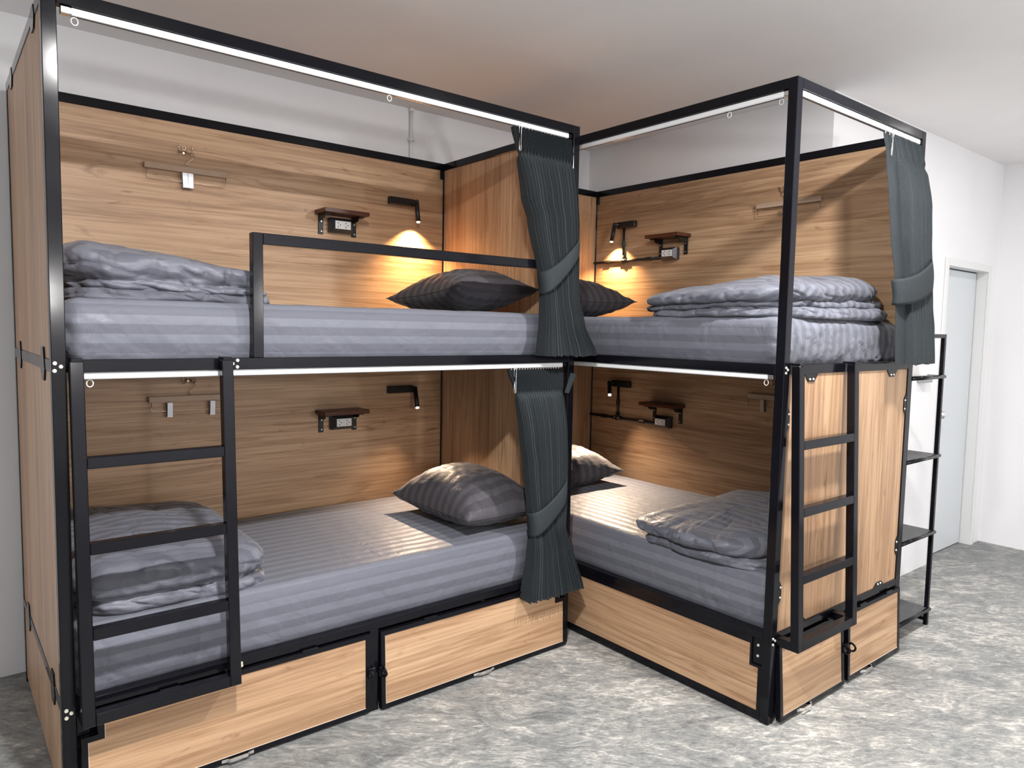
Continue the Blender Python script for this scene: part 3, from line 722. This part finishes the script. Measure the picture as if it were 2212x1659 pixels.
    if flapcorner:
        x0, x1, z0_, z1_ = flapcorner
        m = MB(); y0 = keys[0][3] - .022
        m.hexa([(x0, y0, z0_), (x0 + .022, y0 - .004, z0_ - .004), (x0 + .022, y0, z0_ - .004), (x0, y0 + .004, z0_), (x1 - .03, y0 - .006, z1_), (x1, y0 - .012, z1_ - .008), (x1, y0 - .008, z1_ - .008), (x1 - .03, y0 - .002, z1_)])
        m.build('loose_corner', CURTAIN, c)
    return c
curtain('dark slate pleated curtain tied back at the right post of the upper left berth',
        [(2.388, 1.712, 2.046, .018, .014), (2.29, 1.738, 2.070, .012, .012), (2.10, 1.768, 2.072, -.005, .018), (2.0, 1.800, 2.072, -.015, .018), (1.76, 1.852, 2.066, -.030, .016), (1.66, 1.864, 2.070, -.034, .016), (1.55, 1.862, 2.095, -.040, .020), (1.40, 1.842, 2.165, -.050, .024)],
        17, ((1.770, 1.672), (1.950, 1.880)), 1.3)
curtain('dark slate pleated curtain tied back at the right post of the lower left berth',
        [(1.338, 1.712, 2.036, .018, .012), (1.235, 1.752, 2.030, .010, .010), (1.05, 1.772, 2.032, -.010, .016), (.90, 1.792, 2.030, -.020, .016), (.70, 1.810, 2.020, -.032, .015), (.60, 1.822, 2.012, -.036, .015), (.50, 1.812, 2.046, -.042, .020), (.295, 1.775, 2.105, -.052, .026)],
        19, ((.690, .580), (.838, .745)), 2.9, flapcorner=(2.040, 2.100, 1.225, 1.318))
curtain('dark slate curtain tied back at the outer post of the upper right berth',
        [(2.388, 2.925, 3.278, BY + .014, .014), (2.28, 2.910, 3.272, BY - .012, .013), (2.10, 2.895, 3.258, BY - .040, .018), (1.95, 2.905, 3.262, BY - .050, .016), (1.76, 2.945, 3.285, BY - .060, .013), (1.66, 2.955, 3.295, BY - .064, .012), (1.55, 2.960, 3.318, BY - .068, .012), (1.395, 2.965, 3.325, BY - .072, .014)],
        9, ((1.760, 1.650), (1.880, 1.745)), 4.4, flat=.30)

# ================================================================= PANEL FITTINGS (local frame: u towards the head, n out from the back panel)
PA = lambda u, n, z: (u, WA - .032 - n, z)
PB = lambda u, n, z: (BX + WA - .032 - n, BY + u, z)
def reading_lamp(label, P, u, z, tip, energy, aim, col=(1.0, .62, .29), size=112, blend=1.0):
    o = thing('reading_lamp', label, 'reading lamp', P(u, 0, z), 'bedside reading lamps')
    MB(P).box(u - .150, u + .006, .001, .030, z - .020, z + .020, .003).build('wall_plate', BLACKMATTE, o)
    j = Vector((u + .008, .045, z + .004)); e = Vector(tip)
    MB(P).cyl((u - .010, .018, z + .004), tuple(j), .010, 14).build('swivel', BLACKMATTE, o, False)
    h = MB(P); h.ball(tuple(j), .0135, 16); h.cyl(tuple(j), tuple(e), .0125, 20)
    h.build('lamp_head', BLACKMATTE, o, True)
    d = (e - j).normalized()
    MB(P).cyl(tuple(e - d * .001), tuple(e + d * .0035), .0098, 18).build('lens', LENS, o)
    L = bpy.data.lights.new('reading_lamp_light', 'SPOT'); L.energy = energy; L.color = col; L.spot_size = math.radians(size); L.spot_blend = blend; L.shadow_soft_size = .008
    lo = bpy.data.objects.new('reading_lamp_light', L); C.objects.link(lo)
    we = Vector(P(*(e + d * .006))); lo.location = we
    wd = (Vector(P(*aim)) - we).normalized(); lo.rotation_euler = wd.to_track_quat('-Z', 'Y').to_euler()
    return o
def shelf(label, P, u0, u1, z, g):
    o = thing('wall_shelf', label, 'shelf', P((u0 + u1) / 2, 0, z), 'small wall shelves')
    MB(P).box(u0, u1, .001, .125, z - .021, z, .002).build('board', REDWOOD[g], o)
    for u in (u0 + .018, u1 - .045):
        b = MB(P).box(u, u + .027, .001, .007, z - .120, z - .021, .001)
        b.box(u, u + .027, .007, .095, z - .029, z - .021, .001)
        b.prism([(.007, z - .029), (.082, z - .029), (.070, z - .045), (.012, z - .050), (.007, z - .060)], 'x', u + .003, u + .007)
        br = b.build('bracket', BLACKMATTE, o)
        for zz in (z - .055, z - .105): MB(P).cyl((u + .016, .007, zz), (u + .016, .009, zz), .0035, 8).build('screw', SCREW, br)
    return o
def outlet(label, P, u0, u1, z0, z1):
    o = thing('power_outlet', label, 'power outlet', P((u0 + u1) / 2, 0, z0), 'double power outlets')
    bx = MB(P); D = .052
    bx.box(u0, u1, .001, .030, z0, z1, .002)
    cu0, cu1, cz0, cz1 = u0 + .018, u1 - .018, z0 + .016, z1 - .014
    bx.hexa([(u0, .030, z0), (u1, .030, z0), (u1, .030, z1), (u0, .030, z1), (cu0, D, cz0), (cu1, D, cz0), (cu1, D, cz1), (cu0, D, cz1)])
    bx.build('outlet_box', GREYPL, o)
    f = MB(P).box(cu0 + .002, cu1 - .002, D - .004, D + .003, cz0 + .002, cz1 - .002, .0015).build('socket_plate', SOCKET, o)
    h = MB(P); cz = (cz0 + cz1) / 2
    for cx in (cu0 + (cu1 - cu0) * .26, cu0 + (cu1 - cu0) * .74):
        for s in (1, -1):
            zc = cz + s * .010; h.prism([(cx - .010, zc - s * .003), (cx - .003, zc - s * .003), (cx - .0065, zc + s * .005)], 'y', D + .002, D + .0036) if False else h.hexa([(cx - .010, D + .002, zc - .003 * s), (cx - .003, D + .002, zc - .003 * s), (cx - .006, D + .002, zc + .004 * s), (cx - .007, D + .002, zc + .004 * s), (cx - .010, D + .0036, zc - .003 * s), (cx - .003, D + .0036, zc - .003 * s), (cx - .006, D + .0036, zc + .004 * s), (cx - .007, D + .0036, zc + .004 * s)])
        h.cyl((cx + .005, D + .002, cz), (cx + .005, D + .0036, cz), .003, 8)
    h.build('socket_holes', HOLE, o)
    return o
def hook(label, P, u, z):
    o = thing('coat_hook', label, 'hook', P(u, 0, z), 'small wall hooks')
    b = MB(P)
    b.box(u - .008, u + .008, .001, .005, z - .022, z + .004, .0015)
    b.tube([(u + .007 * math.cos(k * math.pi / 6), .004, z + .008 + .008 * math.sin(k * math.pi / 6)) for k in range(12)], .003, 6, True)
    b.build('back_plate', BRASS, o, True)
    for s in (-1, 1):
        MB(P).tube([(u, .004, z - .006), (u + s * .010, .012, z - .008), (u + s * .018, .020, z - .016), (u + s * .025, .028, z - .014), (u + s * .029, .032, z + .004), (u + s * .027, .034, z + .012)], .0028, 8).build('prong', BRASS, o, True)
        MB(P).ball((u + s * .027, .034, z + .013), .0042, 8).build('prong_tip', BRASS, o, True)
        MB(P).tube([(u + s * .014, .015, z - .010), (u + s * .022, .024, z - .022), (u + s * .028, .030, z - .026)], .0024, 8).build('prong', BRASS, o, True)
    return o
def hanger(label, P, u0, u1, ztop, hu, hz, clips):
    """flat wooden hanger bar, steel hook, wire loop and metal clips"""
    uc = (u0 + u1) / 2
    o = thing('clothes_hanger', label, 'hanger', P(uc, .02, ztop), 'clip hangers')
    MB(P).box(u0, u1, .013, .025, ztop - .027, ztop, .002).build('hanger_bar', HANGWOOD, o)
    pts = [(uc, .019, ztop - .004), (uc, .019, ztop + .020), (uc + .004, .020, ztop + .028), (uc + .014, .022, ztop + .040), (uc + .019, .025, ztop + .055), (uc + .014, .030, ztop + .069), (uc + .003, .034, ztop + .075), (uc - .008, .033, ztop + .070)]
    sh = (hu - uc) + .0
    pts = [(p[0] + (sh if i > 3 else sh * max(0, (i - 1)) / 3) , p[1], ztop + (p[2] - ztop) * (hz - ztop) / .075 if p[2] > ztop else p[2]) for i, p in enumerate(pts)]
    MB(P).tube(pts, .0018, 8).build('hanger_hook', BRASS, o, True)
    za = ztop - .026; zb = ztop - .068
    w = [(u0 + .011, .019, za), (u0 + .011, .019, zb + .006), (u0 + .017, .019, zb), (u1 - .012, .019, zb), (u1 - .007, .019, zb + .005), (u1 - .007, .019, za)]
    MB(P).tube(w, .0016, 6).build('wire_loop', BRASS, o, True)
    for (cu, tl) in clips:
        c = MB(P)
        for s, du in ((.030, 0), (.011, .004)):
            c.hexa([(cu - .011 + tl, s - .001, zb - .024), (cu + .011 + tl, s - .001, zb - .024), (cu + .011 + tl, s + .001, zb - .024), (cu - .011 + tl, s + .001, zb - .024),
                    (cu - .011, s + .004, zb + .038), (cu + .011, s + .004, zb + .038), (cu + .011, s + .006, zb + .038), (cu - .011, s + .006, zb + .038)])
        c.cyl((cu - .012, .020, zb), (cu + .012, .020, zb), .005, 10); c.box(cu - .013 + tl, cu + .013 + tl, .012, .030, zb - .028, zb - .022, .001)
        c.build('clip', CLIPM, o)
    return o
# left bunk, upper berth
zu = 2.205; zl_ = 1.168
reading_lamp('black tube reading lamp pointing straight down above the upper left pillow', PA, 1.852, zu, (1.856, .070, 2.098), 75, (1.850, .012, 1.78))
reading_lamp('black tube reading lamp tilted forward above the lower left pillow', PA, 1.852, zl_, (1.842, .100, 1.070), 46, (1.72, .30, .74), (1.0, .72, .48))
reading_lamp('black tube reading lamp pointing down on the upper right berth panel', PB, 1.850, zu, (1.856, .070, 2.098), 70, (1.850, .012, 1.78))
reading_lamp('black tube reading lamp turned outward on the lower right berth panel', PB, 1.855, zl_, (1.800, .105, 1.100), 85, (1.50, .44, .60), (1.0, .76, .54))
shelf('small dark red wooden shelf on the upper left berth panel', PA, 1.282, 1.530, 2.105, 'x')
shelf('small dark red wooden shelf on the lower left berth panel', PA, 1.282, 1.535, 1.078, 'x')
shelf('small dark red wooden shelf on the upper right berth panel', PB, 1.275, 1.530, 2.105, 'y')
shelf('small dark red wooden shelf on the lower right berth panel', PB, 1.270, 1.535, 1.078, 'y')
outlet('dark double power outlet under the shelf of the upper left berth', PA, 1.352, 1.478, 1.997, 2.072)
outlet('dark double power outlet under the shelf of the lower left berth', PA, 1.360, 1.484, .970, 1.045)
outlet('dark double power outlet under the shelf of the upper right berth', PB, 1.355, 1.472, 1.957, 2.030)
outlet('dark double power outlet under the shelf of the lower right berth', PB, 1.360, 1.478, .922, .995)
HANG_A1 = (.487, .843, 2.222); 
hook('small metal hook holding the hanger on the upper left berth panel', PA, .657, 2.298)
hook('small metal hook holding the hanger on the lower left berth panel', PA, .660, 1.262)
hook('small metal hook holding the hanger on the upper right berth panel', PB, .640, 2.298)
hook('small metal hook holding the hanger on the lower right berth panel', PB, .660, 1.262)
hanger('pale wooden clip hanger on the upper left panel, two clips together in its middle', PA, .487, .843, 2.222, .676, 2.288, ((.652, .004), (.676, .002)))
hanger('pale wooden clip hanger on the lower left panel, clips apart, partly behind the ladder', PA, .487, .843, 1.183, .672, 1.252, ((.573, .0), (.760, .0)))
hanger('pale wooden clip hanger on the upper right panel, crossed by the front post', PB, .463, .832, 2.222, .648, 2.288, ((.655, 0),))
hanger('pale wooden clip hanger on the lower right panel, half behind the front post', PB, .463, .835, 1.186, .655, 1.252, ((.735, 0),))

def cable_pipe(label, P, u0, u1, z, uv, ztop):
    o = thing('cable_conduit', label, 'conduit', P(uv, 0, z), 'black cable conduits')
    r = .008
    MB(P).cyl((u0, .010, z), (u1, .010, z), r, 12).build('pipe', BLACKMATTE, o, True)
    MB(P).cyl((uv, .010, z), (uv, .010, ztop), r, 12).build('pipe', BLACKMATTE, o, True)
    for u in (u0 + .12, u1 - .13): MB(P).cyl((u - .020, .010, z), (u + .020, .010, z), r + .004, 12).build('coupling', BLACKMATTE, o)
    MB(P).cyl((uv, .010, z + .09), (uv, .010, z + .125), r + .004, 12).build('coupling', BLACKMATTE, o)
    m = MB(P); m.cyl((uv - .035, .010, z), (uv + .035, .010, z), r + .005, 14); m.cyl((uv, .010, z), (uv, .010, z + .035), r + .005, 14); m.ball((uv, .010, z), r + .010, 12)
    tj = m.build('tee_joint', BLACKMATTE, o, True)
    for s in (-1, 1): MB(P).cyl((uv + s * .015, .018, z + .004), (uv + s * .015, .026, z + .004), .004, 8).build('screw', SCREW, tj)
cable_pipe('black cable conduit tee between lamp and outlet on the upper right berth panel', PB, 1.470, 2.068, 1.975, 1.805, 2.185)
cable_pipe('black cable conduit tee between lamp and outlet on the lower right berth panel', PB, 1.478, 2.068, .940, 1.812, 1.148)

# ================================================================= WALL CONDUIT, RACK, SMALL WALL ITEMS
o = thing('wall_conduit', 'white plastic cable conduit running up the white back wall above the left bunk', 'conduit', (1.905, YB, 2.3))
MB().cyl((1.905, YB - .011, 2.20), (1.905, YB - .011, ZC), .010, 14).build('pipe', WHITEPL, o, True)
for z in (2.58, 2.30): MB().box(1.888, 1.922, YB - .024, YB - .0005, z - .008, z + .008, .002).build('pipe_clip', WHITEPL, o)
MB().box(1.890, 1.920, YB - .026, YB - .0005, ZC - .018, ZC - .001, .002).build('pipe_clip', WHITEPL, o)

rk = thing('shelf_rack', 'tall open black metal shelf rack standing behind the right bunk by the door wall', 'rack', (3.58, -.78, 0))
rx0, rx1, ry0, ry1 = 3.385, 3.790, -.985, -.580; rr = .020
for x in (rx0, rx1 - rr):
    for y in (ry0, ry1 - rr): MB().box(x, x + rr, y, y + rr, 0, 1.532, .0015).build('leg', BLACK, rk)
for y in (ry0, ry1 - rr): MB().box(rx0 + rr, rx1 - rr, y, y + rr, 1.512, 1.532, .001).build('top_bar', BLACK, rk)
for x in (rx0, rx1 - rr):
    MB().box(x, x + rr, ry0 + rr, ry1 - rr, 1.512, 1.532, .001).build('top_bar', BLACK, rk)
    MB().box(x, x + rr, ry0 + rr, ry1 - rr, .022, .040, .001).build('foot_bar', BLACK, rk)
RSHELF = plain('dark_grey_shelf_board', (0.060, 0.062, 0.066), .5, var=.15, bscale=25)
for z in (1.322, .912, .508, .094):
    MB().box(rx0 + .002, rx1 - .004, ry0 + .004, ry1 - .004, z - .014, z, .001).build('shelf_board', RSHELF, rk)
    MB().cyl((rx0, ry0 - .002, z - .007), (rx1 - .004, ry0 - .002, z - .007), .010, 10).build('front_rod', BLACK, rk, True)
wb = MB(); wb.prism([(3.415, 1.3225), (3.655, 1.3225), (3.628, 1.385), (3.622, 1.43), (3.415, 1.43)], 'y', -.955, -.80)
o = tag(wb.build('storage_box', WHITEPL, None, False, (3.53, -.88, 1.3225)), 'white plastic box on the top shelf of the black rack', 'box')
MB().box(3.420, 3.470, -.9575, -.9548, 1.328, 1.425, .001).build('box_label', plain('grey_speckled_label', (.45, .45, .44), .6, var=.5, bscale=160), o)
o = thing('wall_switch', 'white wall switch plate on the door wall above the rack', 'switch', (4.617, YD, 1.31))
MB().box(4.585, 4.650, YD - .010, YD - .0005, 1.306, 1.406, .002).build('switch_plate', WHITEPL, o)
MB().box(4.605, 4.630, YD - .014, YD - .0105, 1.335, 1.377, .0015).build('rocker', WHITEPL, o)
o = thing('cable_tray', 'small white wall bracket with a grey underside on the door wall below the switch', 'bracket', (4.60, YD, 1.24))
MB().box(4.535, 4.665, YD - .045, YD - .0005, 1.247, 1.275, .002).build('tray', WHITEPL, o)
MB().box(4.535, 4.655, YD - .046, YD - .004, 1.230, 1.2465, .001).build('tray_strip', plain('mid_grey_plastic', (.30, .32, .34), .5, bscale=20), o)
